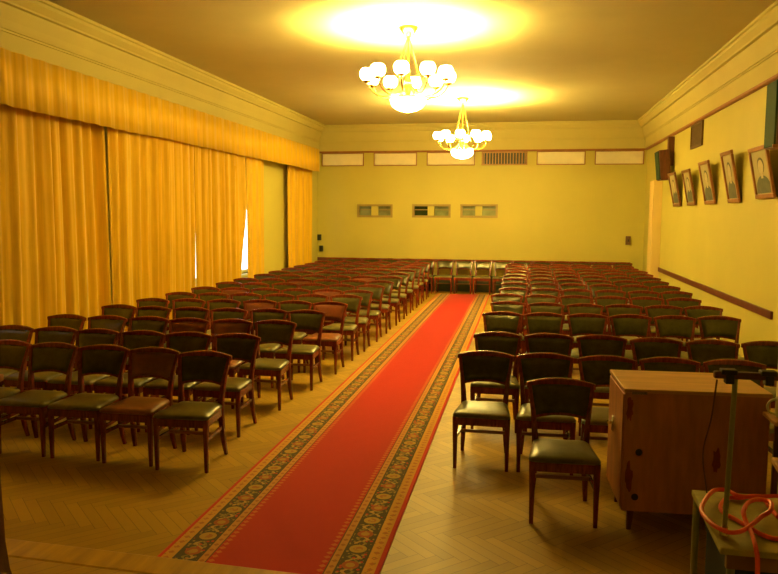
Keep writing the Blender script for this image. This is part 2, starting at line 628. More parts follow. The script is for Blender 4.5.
# ------------------------------------------------------------------ curtains
def curtain(name, y0, y1, x0, label, amp=.055, per=.23, seed=0, lean=0.0, gather=0.0, z1=3.34, deep=None, mat='curtain'):
    rnd = random.Random(seed)
    n = max(24, int((y1 - y0) / .014))
    nz = 14
    ph = [rnd.uniform(0, 6.28) for _ in range(8)]
    bm = bmesh.new()
    V = []
    for k in range(nz + 1):
        t = k / nz
        z = .04 + (z1 - .04) * t
        row = []
        for i in range(n + 1):
            s = i / n
            y = y0 + (y1 - y0) * s
            drop = 1 - t
            yy = y + lean * drop * s ** 2 + gather * drop * math.sin(y * 1.7 + ph[0]) * .12
            a = 2 * PI * (yy / per) + 1.3 * math.sin(yy * 2.1 + ph[1]) + 1.1 * math.sin(yy * 4.7 + ph[2]) + .25 * math.sin(z * 1.3 + ph[3] + yy)
            x = amp * (.55 * math.sin(a) + .35 * math.sin(a * .43 + ph[4] + .3 * drop) + .22 * math.sin(a * 1.9 + ph[5]))
            x += .03 * math.sin(yy * 1.1 + ph[6]) * drop
            if deep:
                for c, wd, dp in deep:
                    x -= dp * math.exp(-((y - c) / wd) ** 2)
            row.append(bm.verts.new((x0 + x, yy, z)))
        V.append(row)
    for a, b in zip(V, V[1:]):
        for i in range(n):
            bm.faces.new((a[i], a[i + 1], b[i + 1], b[i]))
    o = obj(name, bm, mat, None, True)
    sd = o.modifiers.new('thickness', 'SOLIDIFY')
    sd.thickness = .008
    sd.offset = 0
    tag(o, label, 'curtain', None)
    return o


CX = -5.30
curtain('curtain', 3.6, 6.57, CX - .11, 'gold curtain hanging nearest the stage at the left edge', seed=1)
curtain('curtain', 6.6, 8.86, CX - .10, 'widest gold curtain left of the dark fold, nearest in full view', seed=2, deep=[(8.74, .10, .08)])
curtain('curtain', 8.93, 11.40, CX, 'gold curtain between the dark fold and the narrow bright slit', seed=3, lean=-.14, deep=[(8.98, .05, .10)])
curtain('curtain', 11.33, 13.60, CX, 'gold curtain with its lower corner pulled away from a bright window gap', seed=4, lean=-.42)
curtain('curtain', 13.70, 14.72, CX - .04, 'narrow flat gold curtain just beyond the bright window gap', seed=5, amp=.02, per=.24)
curtain('curtain', 16.54, 18.45, -5.41, 'farthest gold curtain, in the corner beyond the bare green wall', seed=6, deep=[(17.2, .12, .07)], per=.26)

# valance along the top: pleated cloth front on a board
va = tag(empty('valance', (CX, 10.8, 3.1)), 'long pleated gold valance along the left wall above the curtains', 'valance')
bm = bmesh.new()
n = 900
Vb, Vt = [], []
a0, a1 = 2.6, 18.5
for i in range(n + 1):
    y = a0 + (a1 - a0) * i / n
    f = .018 * math.sin(2 * PI * y / .32) + .005 * math.sin(2 * PI * y / .113 + 1.3 * math.sin(y))
    sag = .004 * math.sin(y * 1.3) + .004 * math.sin(y * 3.1 + 1) - .045
    Vb.append(bm.verts.new((LX + .345 + f - CX, y - 10.8, 3.125 + sag - 3.1)))
    Vt.append(bm.verts.new((LX + .335 + f * .6 - CX, y - 10.8, 3.64 - 3.1)))
for i in range(n): bm.faces.new((Vb[i], Vb[i + 1], Vt[i + 1], Vt[i]))
b2 = bm.verts.new((LX + .02 - CX, a1 - 10.8, .025)); t2 = bm.verts.new((LX + .02 - CX, a1 - 10.8, .565))
bm.faces.new((Vb[-1], b2, t2, Vt[-1]))
o = obj('pleated_cloth', bm, 'valance', va, True)
sd = o.modifiers.new('thickness', 'SOLIDIFY'); sd.thickness = .008; sd.offset = 0
bm = bmesh.new(); box(bm, LX + .065 - CX, LX + .315 - CX, a0 - 10.8, a1 - .03 - 10.8, .50, .53)
obj('pelmet_board', bm, 'plank_light', va)
bm = bmesh.new(); tube(bm, [(0, a0 - 10.8, .29), (0, a1 - .4 - 10.8, .29)], .018, 10)
obj('curtain_rod', bm, 'lectern', va, True)

# ------------------------------------------------------------------ back wall fittings
PAN = [(-5.42, -4.27), (-4.00, -2.85), (-2.59, -1.34), (.22, 1.42), (1.65, 2.83)]
plab = ['white cloth panel under the cornice in the left corner, beside the valance',
        'white cloth panel second from the left corner, high on back wall',
        'white cloth panel behind the far chandelier, left of the slatted grille',
        'white cloth panel immediately right of the slatted grille',
        'white cloth panel nearest the right corner, high on back wall']
for k, (a, b) in enumerate(PAN):
    r_ = tag(empty('clerestory_blind', ((a + b) / 2, BY, 3.28)), plab[k], 'blind', 'white cloth panels high on the back wall')
    hw = (b - a) / 2
    bm = bmesh.new()
    y0, y1 = -.035, 0
    for q in ((-hw, hw, 0, .018), (-hw, hw, .322, .34), (-hw, -hw + .02, .018, .322), (hw - .02, hw, .018, .322)):
        box(bm, q[0], q[1], y0, y1, q[2], q[3])
    obj('frame', bm, 'picture_rail', r_)
    bm = bmesh.new()
    nx, nz = 30, 8
    V = []
    for j in range(nz + 1):
        V.append([bm.verts.new((-hw + .02 + (2 * hw - .04) * i / nx,
                                -.022 - .006 * math.sin(i * .9 + k * 2 + j * .5) - .004 * math.sin(i * .37 + j),
                                .018 + .304 * j / nz)) for i in range(nx + 1)])
    for p_, q_ in zip(V, V[1:]):
        for i in range(nx): bm.faces.new((p_[i], p_[i + 1], q_[i + 1], q_[i]))
    c = obj('cloth', bm, 'blind', r_, True)
    sd = c.modifiers.new('thickness', 'SOLIDIFY'); sd.thickness = .006; sd.offset = 0

vg = tag(empty('ventilation_grille', (-.59, BY, 3.28)), 'slatted ventilation grille under the cornice of the back wall', 'vent')
bm = bmesh.new()
for q in ((-.58, .58, 0, .03), (-.58, .58, .31, .34), (-.58, -.55, .03, .31), (.55, .58, .03, .31)): box(bm, q[0], q[1], -.04, 0, q[2], q[3])
obj('frame', bm, 'grille_frame', vg)
bm = bmesh.new(); box(bm, -.55, .55, -.008, 0, .03, .31); obj('backing', bm, 'grille_dark', vg)
bm = bmesh.new()
for k in range(15):
    x = -.52 + 1.04 * k / 14
    box(bm, x - .011, x + .011, -.035, -.008, .03, .31)
obj('slats', bm, 'grille_frame', vg)

bm = bmesh.new()
o = tag(empty('wall_vent', (RX, 13.88, 3.2)), 'dark brown vent under the cornice of the right wall', 'vent')
box(bm, -.03, 0, -.44, .44, 0, .04); box(bm, -.03, 0, -.44, .44, .38, .42); box(bm, -.03, 0, -.44, -.40, .04, .38); box(bm, -.03, 0, .40, .44, .04, .38)
obj('frame', bm, 'vent', o)
bm = bmesh.new()
for k in range(11): box(bm, -.02, 0, -.40, .40, .05 + .03 * k, .07 + .03 * k, Matrix.Rotation(.0, 3, 'Y'))
obj('slats', bm, 'vent', o)
bm = bmesh.new(); box(bm, -.006, 0, -.40, .40, .04, .38); obj('backing', bm, 'grille_dark', o)

# small dark boxes in the left corner, switch by the pilaster
for (x, z, s, lab) in ((-5.492, 1.30, .08, 'upper small dark box on the wall in the far left corner'),
                       (-5.44, 1.00, .08, 'lower small dark box on the wall in the far left corner')):
    r_ = tag(empty('wall_socket', (x, BY, z)), lab, 'socket', 'dark boxes in the left corner')
    bm = bmesh.new(); box(bm, -s / 1.6, s / 1.6, -.07, 0, 0, 2 * s); obj('case', bm, 'socket', r_, bevel=.008)
    bm = bmesh.new(); lathe(bm, [(.03, 0), (.035, .008), (.02, .012)], 0, 0, 14)
    bmesh.ops.rotate(bm, verts=bm.verts[:], cent=(0, 0, 0), matrix=Matrix.Rotation(PI / 2, 3, 'X'))
    bmesh.ops.translate(bm, verts=bm.verts[:], vec=(0, -.068, s)); obj('face', bm, 'black', r_)
r_ = tag(empty('light_switch', (2.52, BY, 1.28)), 'small brown switch box on back wall beside the pale pilaster', 'switch')
bm = bmesh.new(); box(bm, -.06, .06, -.05, 0, 0, .22); obj('case', bm, 'switch', r_, bevel=.008)
bm = bmesh.new(); box(bm, -.015, .015, -.07, -.05, .08, .14); obj('lever', bm, 'black', r_)


# ------------------------------------------------------------------ portraits leaning out from the right wall
def portrait(y0, y1, z0, z1, lean, label, kind):
    yc, hw, h = (y0 + y1) / 2, (y1 - y0) / 2, (z1 - z0)
    root = tag(empty('framed_portrait', (RX - .012, yc, z0)), label, 'portrait', 'portraits on the right wall')
    root.rotation_euler = (0, -lean, 0)          # top tips into the room
    t = .055
    bm = bmesh.new()
    x0, x1 = -.035, 0
    for q in ((-hw, hw, 0, t), (-hw, hw, h - t, h), (-hw, -hw + t, t, h - t), (hw - t, hw, t, h - t)): box(bm, x0, x1, q[0], q[1], q[2], q[3])
    obj('frame', bm, 'frame_dark' if kind in (0, 1) else 'frame', root, bevel=.008)
    bm = bmesh.new(); box(bm, -.014, -.004, -hw + t, hw - t, t, h - t); pic = obj('picture', bm, 'mount', root)
    iw = hw - t
    zc = t + (h - 2 * t) * .63
    def flat(name, pts, d, mat):
        bm = bmesh.new()
        rings(bm, [[(-d, a, b) for a, b in pts], [(-.0135, a, b) for a, b in pts]])
        obj(name, bm, mat, pic)
    sh = []
    for k in range(13):
        a = PI * k / 12
        sh.append((math.cos(a) * iw * .92, t + .01 + math.sin(a) ** .8 * (h * .34)))
    flat('suit', sh, .017, 'suit')
    flat('neck', [(-.04, t + h * .30), (.04, t + h * .30), (.045, zc - .03), (-.045, zc - .03)], .0175, 'skin')
    e = lambda rx, rz, cz: [(rx * math.cos(2 * PI * k / 20), cz + rz * math.sin(2 * PI * k / 20)) for k in range(20)]
    flat('hair', e(iw * .40, h * .155, zc + h * .025), .0180, 'hair')
    flat('face', e(iw * .34, h * .135, zc), .0190, 'skin')
    bm = bmesh.new(); tube(bm, [(-.01, -.1, h * .85), (lean * h * .9 * 0 + .0, -.1, h * .99)], .003, 6); obj('hanger', bm, 'black', root)
    return root


PL = [(14.93, 15.60, 2.20, 2.86, 'framed portrait farthest along the right wall, next to the pilaster'),
      (13.66, 14.28, 2.20, 2.84, 'second framed portrait from the far end of the right wall'),
      (12.27, 12.93, 2.20, 2.89, 'middle framed portrait of the five on the right wall'),
      (10.92, 11.50, 2.20, 2.93, 'framed portrait between the middle one and the nearest one, right wall'),
      (9.46, 10.18, 2.23, 2.87, 'nearest framed portrait, directly below the big wall loudspeaker')]
for k, (a, b, c, d, lab) in enumerate(PL): portrait(a, b, c, d, .20, lab, k)


# ------------------------------------------------------------------ loudspeakers on the right wall
def speaker(loc, dx, dy, dz, rot, label):
    r_ = tag(empty('loudspeaker', loc, rot), label, 'loudspeaker')
    bm = bmesh.new(); box(bm, 0.02, dx, -dy / 2, dy / 2, 0, dz); obj('cabinet', bm, 'speaker_wood', r_, bevel=.01)
    bm = bmesh.new(); box(bm, 0.0, .022, -dy / 2 + .012, dy / 2 - .012, .015, dz - .015); obj('grille_cloth', bm, 'speaker_green', r_, bevel=.005)
    bm = bmesh.new(); box(bm, -.012, dx, -dy / 2 - .004, -dy / 2 + .02, -.005, .03); obj('lower_batten', bm, 'frame', r_)
    bm = bmesh.new(); box(bm, dx * .5, RX - loc[0] + .0, -.05, .05, dz, dz + .04); box(bm, dx * .5, dx * .5 + .05, -.05, .05, dz - .02, dz + .04)
    obj('bracket', bm, 'black', r_)
    return r_


speaker((2.50, 8.55, 2.72), .34, .36, .70, 0, 'big wooden loudspeaker with green front at the right edge, above the nearest portrait')
r_ = tag(empty('loudspeaker', (2.64, 16.0, 2.72)), 'far narrow dark red loudspeaker mounted above the pale pilaster', 'loudspeaker')
bm = bmesh.new(); box(bm, 0, .2, -.22, .22, 0, .60, Matrix.Rotation(R(-6), 3, 'Y')); obj('cabinet', bm, 'speaker_wood', r_, bevel=.01)
bm = bmesh.new(); box(bm, -.02, 0, -.20, .20, .02, .58, Matrix.Rotation(R(-6), 3, 'Y')); obj('grille_cloth', bm, 'speaker_green', r_)
bm = bmesh.new(); box(bm, .14, .26, -.06, .06, .30, .88); obj('bracket', bm, 'speaker_wood', r_)

# ------------------------------------------------------------------ chandeliers
def chandelier(x, y, zr, label, globe, bulb, ng=10, rr=.50, gr=.096):
    root = tag(empty('chandelier', (x, y, zr)), label, 'chandelier', 'chandeliers')
    top = CZ - zr
    bm = bmesh.new(); lathe(bm, [(.02, top - .13), (.05, top - .12), (.09, top - .06), (.12, top - .02), (.12, top)], 0, 0, 24)
    obj('ceiling_canopy', bm, 'brass', root, True)
    bm = bmesh.new()
    lathe(bm, [(.012, top - .12), (.012, .08), (.03, .05), (.018, .0), (.045, -.06), (.06, -.12), (.035, -.18), (.03, -.24), (.10, -.26), (.10, -.28), (.02, -.29)][::-1], 0, 0, 20)
    obj('stem', bm, 'brass', root, True)
    for k in range(4):
        a = PI / 4 + k * PI / 2
        bm = bmesh.new()
        tube(bm, [(math.cos(a) * .02, math.sin(a) * .02, top - .14), (math.cos(a) * .22, math.sin(a) * .22, -.10)], .006, 6)
        obj('stay', bm, 'brass', root)
    for k in range(ng):
        a = 2 * PI * (k + .5) / ng
        ca, sa = math.cos(a), math.sin(a)
        pts = catmull([(r * ca, r * sa, z) for r, z in ((.05, -.14), (.16, -.24), (.32, -.27), (.45, -.21), (rr, -.10))], 5)
        bm = bmesh.new(); tube(bm, pts, .009, 8)
        arm = obj('arm', bm, 'brass', root, True)
        bm = bmesh.new(); lathe(bm, [(.012, -.115), (.045, -.10), (.05, -.085), (.03, -.075)], rr * ca, rr * sa, 14)
        obj('cup', bm, 'brass', arm, True)
        bm = bmesh.new()
        lathe(bm, [(gr * math.sin(t), -.005 - gr * .95 * math.cos(t)) for t in (.35, .7, 1.05, 1.4, 1.75, 2.1, 2.4)]
              + [(gr * .62, .062), (gr * .62, .0), (gr * .2, -.01)], rr * ca, rr * sa, 16)
        gl = obj('shade', bm, globe, root, True)
        bm = bmesh.new(); lathe(bm, [(.016, -.008), (.026, .004), (.029, .016), (.022, .030), (.007, .036)], rr * ca, rr * sa, 12)
        obj('bulb', bm, bulb, gl, True)
    bm = bmesh.new()
    prof = [(.02, -.455)] + [(.22 * math.sin(t), -.33 - .125 * math.cos(t)) for t in (.3, .6, .9, 1.2, 1.45)] + [(.225, -.30), (.21, -.295)]
    lathe(bm, prof, 0, 0, 28)
    obj('bowl', bm, 'bowl', root, True)
    bm = bmesh.new(); lathe(bm, [(.004, -.495), (.014, -.485), (.018, -.47), (.008, -.452)], 0, 0, 12)
    obj('finial', bm, 'brass', root, True)
    return root


chandelier(-1.50, 9.4, 3.745, 'nearer chandelier with a ring of lit globes, above the aisle', 'globe', 'bulb', rr=.515)
chandelier(-1.30, 15.1, 3.58, 'farther chandelier with glowing bowl, close to the back wall', 'globe_far', 'bulb_far')


# ------------------------------------------------------------------ chairs
def make_chair(leather):
    root = empty('chair')
    # seat cushion: trapezoid, domed
    bm = bmesh.new()
    def ring(s, z):
        f, b = .228 * s, .190 * s
        y0, y1 = -.245 * s, .185 * s
        pts = []
        rc = .035 * s
        for (cx_, cy_, a0_) in ((f - rc, y0 + rc, -PI / 2), (b - rc, y1 - rc, 0), (-b + rc, y1 - rc, PI / 2), (-f + rc, y0 + rc, PI)):
            for k in range(4):
                a = a0_ + k * PI / 6
                pts.append((cx_ + rc * math.cos(a), cy_ + rc * math.sin(a), z))
        return pts
    rings(bm, [ring(.98, .417), ring(1.0, .422), ring(1.0, .432), ring(.965, .445), ring(.85, .457), ring(.6, .4640), ring(.3, .4668), ring(.06, .4678)])
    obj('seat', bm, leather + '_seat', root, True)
    # apron
    bm = bmesh.new()
    rings(bm, [[(-.222, -.238, z), (.222, -.238, z), (.186, .18, z), (-.186, .18, z)] for z in (.355, .42)])
    obj('seat_frame', bm, 'mahogany', root)
    for s in (-1, 1):
        bm = bmesh.new()
        bar(bm, [(s * .203, -.222, 0), (s * .203, -.222, .2), (s * .203, -.220, .36), (s * .203, -.220, .42)], [.026, .034, .042, .044], [.026, .034, .042, .044])
        obj('leg', bm, 'mahogany', root)
    for s in (-1, 1):
        bm = bmesh.new()
        ctrl = [(.185, .235, 0), (.178, .205, .12), (.172, .180, .28), (.172, .172, .42), (.178, .182, .52), (.190, .205, .64), (.207, .240, .75), (.217, .262, .822)]
        pts = catmull([(s * a, b, c) for a, b, c in ctrl], 3)
        nn = len(pts)
        wx = [.027 + .016 * math.sin(PI * min(1, i / nn * 1.3)) for i in range(nn)]
        wy = [.030 + .018 * math.sin(PI * i / (nn - 1)) for i in range(nn)]
        bar(bm, pts, wx, wy)
        obj('leg', bm, 'mahogany', root)
    # bowed, arched top rail
    def bow(x, hw): return .045 * (1 - (x / hw) ** 2)
    bm = bmesh.new()
    rs = []
    for i in range(13):
        x = -.236 + .472 * i / 12
        q = (x / .236)
        yc = .262 + bow(x, .236)
        zt = .858 - .028 * q * q
        zb = .811 - .018 * q * q
        rs.append([(x, yc - .014, zb), (x, yc + .016, zb), (x, yc + .018, zt - .006), (x, yc + .010, zt), (x, yc - .008, zt), (x, yc - .016, zt - .006)])
    rings(bm, rs)
    obj('top_rail', bm, 'mahogany', root, True)
    # padded back
    bm = bmesh.new()
    nz, nx = 8, 14
    F, B = [], []
    for j in range(nz + 1):
        t = j / nz
        fr, bk = [], []
        for i in range(nx + 1):
            q = -1 + 2 * i / nx
            z = .612 + .205 * t + (1 - t) * .022 * (1 - q * q) - .010 * t * q * q
            hw = .174 + .030 * t
            x = hw * q
            y = .192 + .070 * t + .040 * (1 - q * q) * (.5 + .5 * t)
            puff = .027 * ((1 - q ** 4) * (1 - (2 * t - 1) ** 4)) ** .6
            fr.append((x, y - .006 - puff, z))
            bk.append((x, y + .010 + puff * .4, z))
        F.append(fr); B.append(bk)
    rs = [f + b[::-1] for f, b in zip(F, B)]
    rings(bm, rs)
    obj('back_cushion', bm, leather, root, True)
    # curved lower back rail
    bm = bmesh.new()
    rs = []
    for i in range(11):
        q = -1 + i / 5
        x = .182 * q
        y = .196 + .026 * (1 - q * q)
        z = .590 + .024 * (1 - q * q)
        rs.append([(x, y - .012, z), (x, y + .012, z), (x, y + .013, z + .032), (x, y - .011, z + .032)])
    rings(bm, rs)
    obj('lower_rail', bm, 'mahogany', root, True)
    for s in (-1, 1):
        bm = bmesh.new()
        rings(bm, [[(s * xx - .009, y, .235), (s * xx + .009, y, .235), (s * xx + .009, y, .262), (s * xx - .009, y, .262)] for xx, y in ((.200, -.210), (.174, .180))])
        obj('side_stretcher', bm, 'mahogany', root)
    bm = bmesh.new(); box(bm, -.186, .186, -.03, -.01, .238, .262)
    obj('cross_stretcher', bm, 'stretcher', root)
    return root


P_OLIVE = make_chair('leather')
P_BROWN = make_chair('leather_brown')
used = {'leather': False, 'leather_brown': False}


def place_chair(x, ytop, rz, label, group, brown=False):
    """x, ytop: where the top of the backrest stands"""
    key = 'leather_brown' if brown else 'leather'
    src = P_BROWN if brown else P_OLIVE
    if not used[key]:
        r_ = src
        used[key] = True
    else:
        r_ = src.copy()
        C.objects.link(r_)
        for ch in src.children:
            c = ch.copy()
            C.objects.link(c)
            c.parent = r_
    a = rz
    off = Vector((0, -.285, 0))
    r_.location = (x - math.sin(a) * off.y * 1.0, ytop + math.cos(a) * off.y, 0)
    r_.rotation_euler = (0, 0, a)
    tag(r_, label, 'chair', group)
    return r_


ORD = ['', 'first', 'second', 'third', 'fourth', 'fifth', 'sixth', 'seventh', 'eighth', 'ninth', 'tenth', 'eleventh', 'twelfth', 'thirteenth',
       'fourteenth', 'fifteenth', 'sixteenth', 'seventeenth', 'eighteenth']
LROWS = {1: [(-4.55, 5.87), (-4.08, 5.84), (-3.60, 5.83), (-3.11, 5.80), (-2.61, 5.74)],
         2: [(-5.05, 6.67), (-4.62, 6.68), (-4.16, 6.64), (-3.70, 6.64), (-3.19, 6.65), (-2.70, 6.67)],
         3: [(-4.99, 7.53), (-4.54, 7.55), (-4.08, 7.58), (-3.59, 7.56), (-3.13, 7.59), (-2.64, 7.62)],
         4: [(-4.93, 8.49), (-4.45, 8.44), (-3.97, 8.47), (-3.51, 8.48), (-3.04, 8.54), (-2.56, 8.52)],
         5: [(-4.90, 9.25), (-4.43, 9.32), (-3.96, 9.35), (-3.48, 9.42), (-2.99, 9.42), (-2.51, 9.41)],
         6: [(-4.90, 10.08), (-4.42, 10.12), (-3.95, 10.17), (-3.48, 10.20), (-2.99, 10.25), (-2.51, 10.29)]}
BROWN_L = {(1, 4), (3, 4), (3, 5), (5, 6), (5, 4), (7, 2), (7, 5), (9, 3), (10, 5)}
rnd = random.Random(11)
for k, yy in enumerate((10.97, 11.86, 12.68, 13.60, 14.46, 15.33, 16.2, 17.05, 17.9)):
    LROWS[7 + k] = [(-4.90 + .483 * i + rnd.uniform(-.015, .015), yy + rnd.uniform(-.04, .04) + .02 * (i - 3)) for i in range(6)]
for r in LROWS:
    row = LROWS[r]
    for i, (x, y) in enumerate(row):
        nth = len(row) - i
        br = (r, i + 1) in BROWN_L
        who = 'aisle chair' if nth == 1 else 'chair %s from the aisle' % ORD[nth]
        lab = '%s wooden %s, %s row left of the red carpet' % ('brown leather' if br else 'olive leather', who, ORD[r])
        rz = R(1 if r == 1 else 0) + R(rnd.uniform(-.8, .8))
        x = row[-1][0] - (.481 if r == 2 else .487) * (nth - 1) + rnd.uniform(-.002, .002)
        place_chair(x, y, rz, lab, 'chairs in rows left of the carpet', br)
RROWS = {1: [(-.31, 6.24), (.20, 6.25), (.71, 6.24), (1.22, 6.27), (1.74, 6.28)],
         2: [(-.25, 7.31), (.25, 7.32), (.75, 7.33), (1.24, 7.28), (1.74, 7.27), (2.23, 7.30)],
         3: [(-.26, 8.90), (.22, 8.92), (.72, 8.94), (1.22, 8.97), (1.70, 8.99), (2.17, 9.06)],
         4: [(-.21, 10.00), (.29, 9.97), (.79, 9.97), (1.28, 10.0), (1.77, 10.01), (2.25, 10.04)],
         5: [(-.26, 10.98), (.25, 10.97), (.75, 10.98), (1.24, 11.0), (1.73, 11.02), (2.22, 11.0)]}
for k, yy in enumerate((11.95, 12.9, 13.8, 14.65, 15.5, 16.35, 17.2, 18.0)):
    RROWS[6 + k] = [(-.18 + .492 * i + rnd.uniform(-.015, .015), yy + rnd.uniform(-.04, .04)) for i in range(6)]
    if yy > 16.9: RROWS[6 + k] = [(a - .05, b) for a, b in RROWS[6 + k]]
for r in RROWS:
    for i, (x, y) in enumerate(RROWS[r]):
        who = 'aisle chair' if i == 0 else 'chair %s from the aisle' % ORD[i + 1]
        lab = 'olive leather wooden %s, %s row right of the red carpet' % (who, ORD[r])
        place_chair(RROWS[r][0][0] + .494 * i + rnd.uniform(-.005, .005), y, R(rnd.uniform(-1.2, 1.2)), lab, 'chairs in rows right of the carpet')
place_chair(.265, 5.28, R(1.5), 'single olive leather wooden chair standing ahead of the right rows beside the cabinet', 'chairs in rows right of the carpet')
for i in range(16):
    x = -5.0 + .492 * i
    lab = '%s chair from the left in the last row against the back wall' % ORD[i + 1] if i else 'leftmost chair in the last row against the back wall'
    place_chair(x, 19.22 + rnd.uniform(-.015, .015), R(rnd.uniform(-1, 1)), lab, 'chairs along the back wall')

# ------------------------------------------------------------------ cabinet beside the single chair
cb = tag(empty('cabinet', (1.05, 5.05, 0)), 'scuffed brown wooden cabinet with two cable holes beside the single chair', 'cabinet')
cb.rotation_euler = (0, 0, R(2.5))
bm = bmesh.new(); box(bm, -.43, .43, -.29, .29, .14, .905); obj('body', bm, 'cabinet', cb, bevel=.004)
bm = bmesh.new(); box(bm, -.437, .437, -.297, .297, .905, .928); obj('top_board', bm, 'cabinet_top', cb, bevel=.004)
bm = bmesh.new(); box(bm, -.438, -.430, -.275, .275, .165, .89); dr = obj('door', bm, 'cabinet', cb, bevel=.002)
bm = bmesh.new(); box(bm, -.448, -.438, .03, .075, .56, .66); lathe(bm, [(.012, .0), (.016, .02), (.016, .03), (.006, .036)], 0, 0, 12)
vs_ = [v for v in bm.verts][8:]
bmesh.ops.rotate(bm, verts=vs_, cent=(0, 0, 0), matrix=Matrix.Rotation(-PI / 2, 3, 'Y'))
bmesh.ops.translate(bm, verts=vs_, vec=(-.446, .05, .62))
o = obj('latch', bm, 'chrome', dr); o['label'] = 'shiny metal latch'
for (x, z) in ((-.335, .525), (-.35, .235)):
    bm = bmesh.new(); lathe(bm, [(.022, 0), (.022, .006)], 0, 0, 20)
    bmesh.ops.rotate(bm, verts=bm.verts[:], cent=(0, 0, 0), matrix=Matrix.Rotation(PI / 2, 3, 'X'))
    bmesh.ops.translate(bm, verts=bm.verts[:], vec=(x, -.287, z))
    o = obj('cable_hole', bm, 'black', cb)
bm = bmesh.new(); box(bm, -.39, -.30, -.299, -.29, .896, .912); obj('hinge_plate', bm, 'chrome', cb)
def blotch(x0, x1, z0, z1, seed):
    rr_ = random.Random(seed)
    bm = bmesh.new()
    pts = []
    for k in range(18):
        a = 2 * PI * k / 18
        f = rr_.uniform(.55, 1.0)
        pts.append(((x0 + x1) / 2 + (x1 - x0) / 2 * f * math.cos(a), (z0 + z1) / 2 + (z1 - z0) / 2 * f * math.sin(a)))
    rings(bm, [[(a, -.2912, b) for a, b in pts], [(a, -.289, b) for a, b in pts]])
    obj('worn_patch', bm, 'stain', cb)
blotch(-.425, -.375, .70, .90, 1); blotch(-.42, -.365, .25, .48, 2); blotch(.10, .16, .40, .60, 3)
for sx in (-.36, .36):
    for sy in (-.22, .22):
        bm = bmesh.new(); bar(bm, [(sx * 1.03, sy * 1.05, 0), (sx, sy, .14)], [.03, .045], [.03, .045])
        obj('leg', bm, 'speaker_wood', cb)

# ------------------------------------------------------------------ table at the lower right on the stage
TZ = .97
tb = tag(empty('side_table', (1.05, 2.63, SZ)), 'olive topped table with metal legs in the lower right corner, orange cable on it', 'table')
ox, oy = 1.05, 2.63
bm = bmesh.new()
q = [(.62, 2.38), (1.46, 2.36), (1.48, 2.87), (.64, 2.89)]
rings(bm, [[(a - ox, b - oy, z - SZ) for a, b in q] for z in (TZ - .022, TZ)])
obj('table_top', bm, 'table_cloth', tb, bevel=.004)
bm = bmesh.new()
rings(bm, [[(.645 - ox, 2.40 - oy, z - SZ), (1.44 - ox, 2.385 - oy, z - SZ), (1.44 - ox, 2.405 - oy, z - SZ), (.645 - ox, 2.42 - oy, z - SZ)] for z in (TZ - .075, TZ - .022)])
rings(bm, [[(.655 - ox, 2.42 - oy, z - SZ), (.675 - ox, 2.42 - oy, z - SZ), (.675 - ox, 2.86 - oy, z - SZ), (.655 - ox, 2.86 - oy, z - SZ)] for z in (TZ - .05, TZ - .022)])
obj('apron', bm, 'table_edge', tb)
for (x, y) in ((.665, 2.425), (.655, 2.865), (1.42, 2.42), (1.43, 2.84)):
    bm = bmesh.new(); tube(bm, [(x - ox, y - oy, 0), (x - ox, y - oy, TZ - .022 - SZ)], .0125, 12); lg = obj('leg', bm, 'steel', tb, True)
    bm = bmesh.new(); lathe(bm, [(.017, 0), (.017, .02), (.012, .03)], x - ox, y - oy, 12); obj('foot_cap', bm, 'black', lg, True)
# dark crate under the table
cr = tag(empty('crate', (.99, 2.69, SZ)), 'dark green crate under the olive table in the lower right corner', 'crate')
bm = bmesh.new(); box(bm, -.30, .36, -.19, .16, 0, .58); obj('box', bm, 'crate', cr, bevel=.006)
bm = bmesh.new(); box(bm, -.305, .37, -.20, .165, .58, .61); obj('lid', bm, 'crate', cr, bevel=.006)
for s in (-.2, .28):
    bm = bmesh.new(); box(bm, s - .02, s + .02, -.206, -.19, .02, .58); obj('batten', bm, 'crate', cr)

# rod stand clamped with a cross bar
rs_ = tag(empty('rod_stand', (.655, 2.48, TZ)), 'thin upright rod with a dark clamped cross bar standing on olive table', 'stand')
bm = bmesh.new(); tube(bm, [(0, 0, .012), (.010, 0, .535)], .0082, 12); obj('upright_rod', bm, 'steel', rs_, True)
bm = bmesh.new(); lathe(bm, [(.016, 0), (.016, .012), (.011, .02), (.011, .03)], 0, 0, 14); o = obj('base_cap', bm, 'chrome', rs_, True); o['label'] = 'pale metal base cap'
bm = bmesh.new(); box(bm, -.055, .45, -.012, .012, .518, .540); obj('cross_bar', bm, 'bar_wood', rs_, bevel=.003)
for x in (-.012, .105):
    bm = bmesh.new(); box(bm, x - .024, x + .024, -.018, .018, .532, .548); box(bm, x - .010, x + .016, -.016, .016, .502, .532)
    obj('clamp', bm, 'clamp', rs_, bevel=.003)
bm = bmesh.new(); tube(bm, [(.40, 0, .012), (.40, 0, .515)], .0082, 12); obj('upright_rod', bm, 'steel', rs_, True)
bm = bmesh.new(); lathe(bm, [(.016, 0), (.016, .012), (.011, .02), (.011, .03)], .40, 0, 14); obj('base_cap', bm, 'chrome', rs_, True)
bm = bmesh.new(); tube(bm, catmull([(-.045, .0, .512), (-.035, .09, .36), (-.025, .22, .20), (.03, .37, .006)], 8), .0028, 6); obj('cord', bm, 'bar_wood', rs_, True)

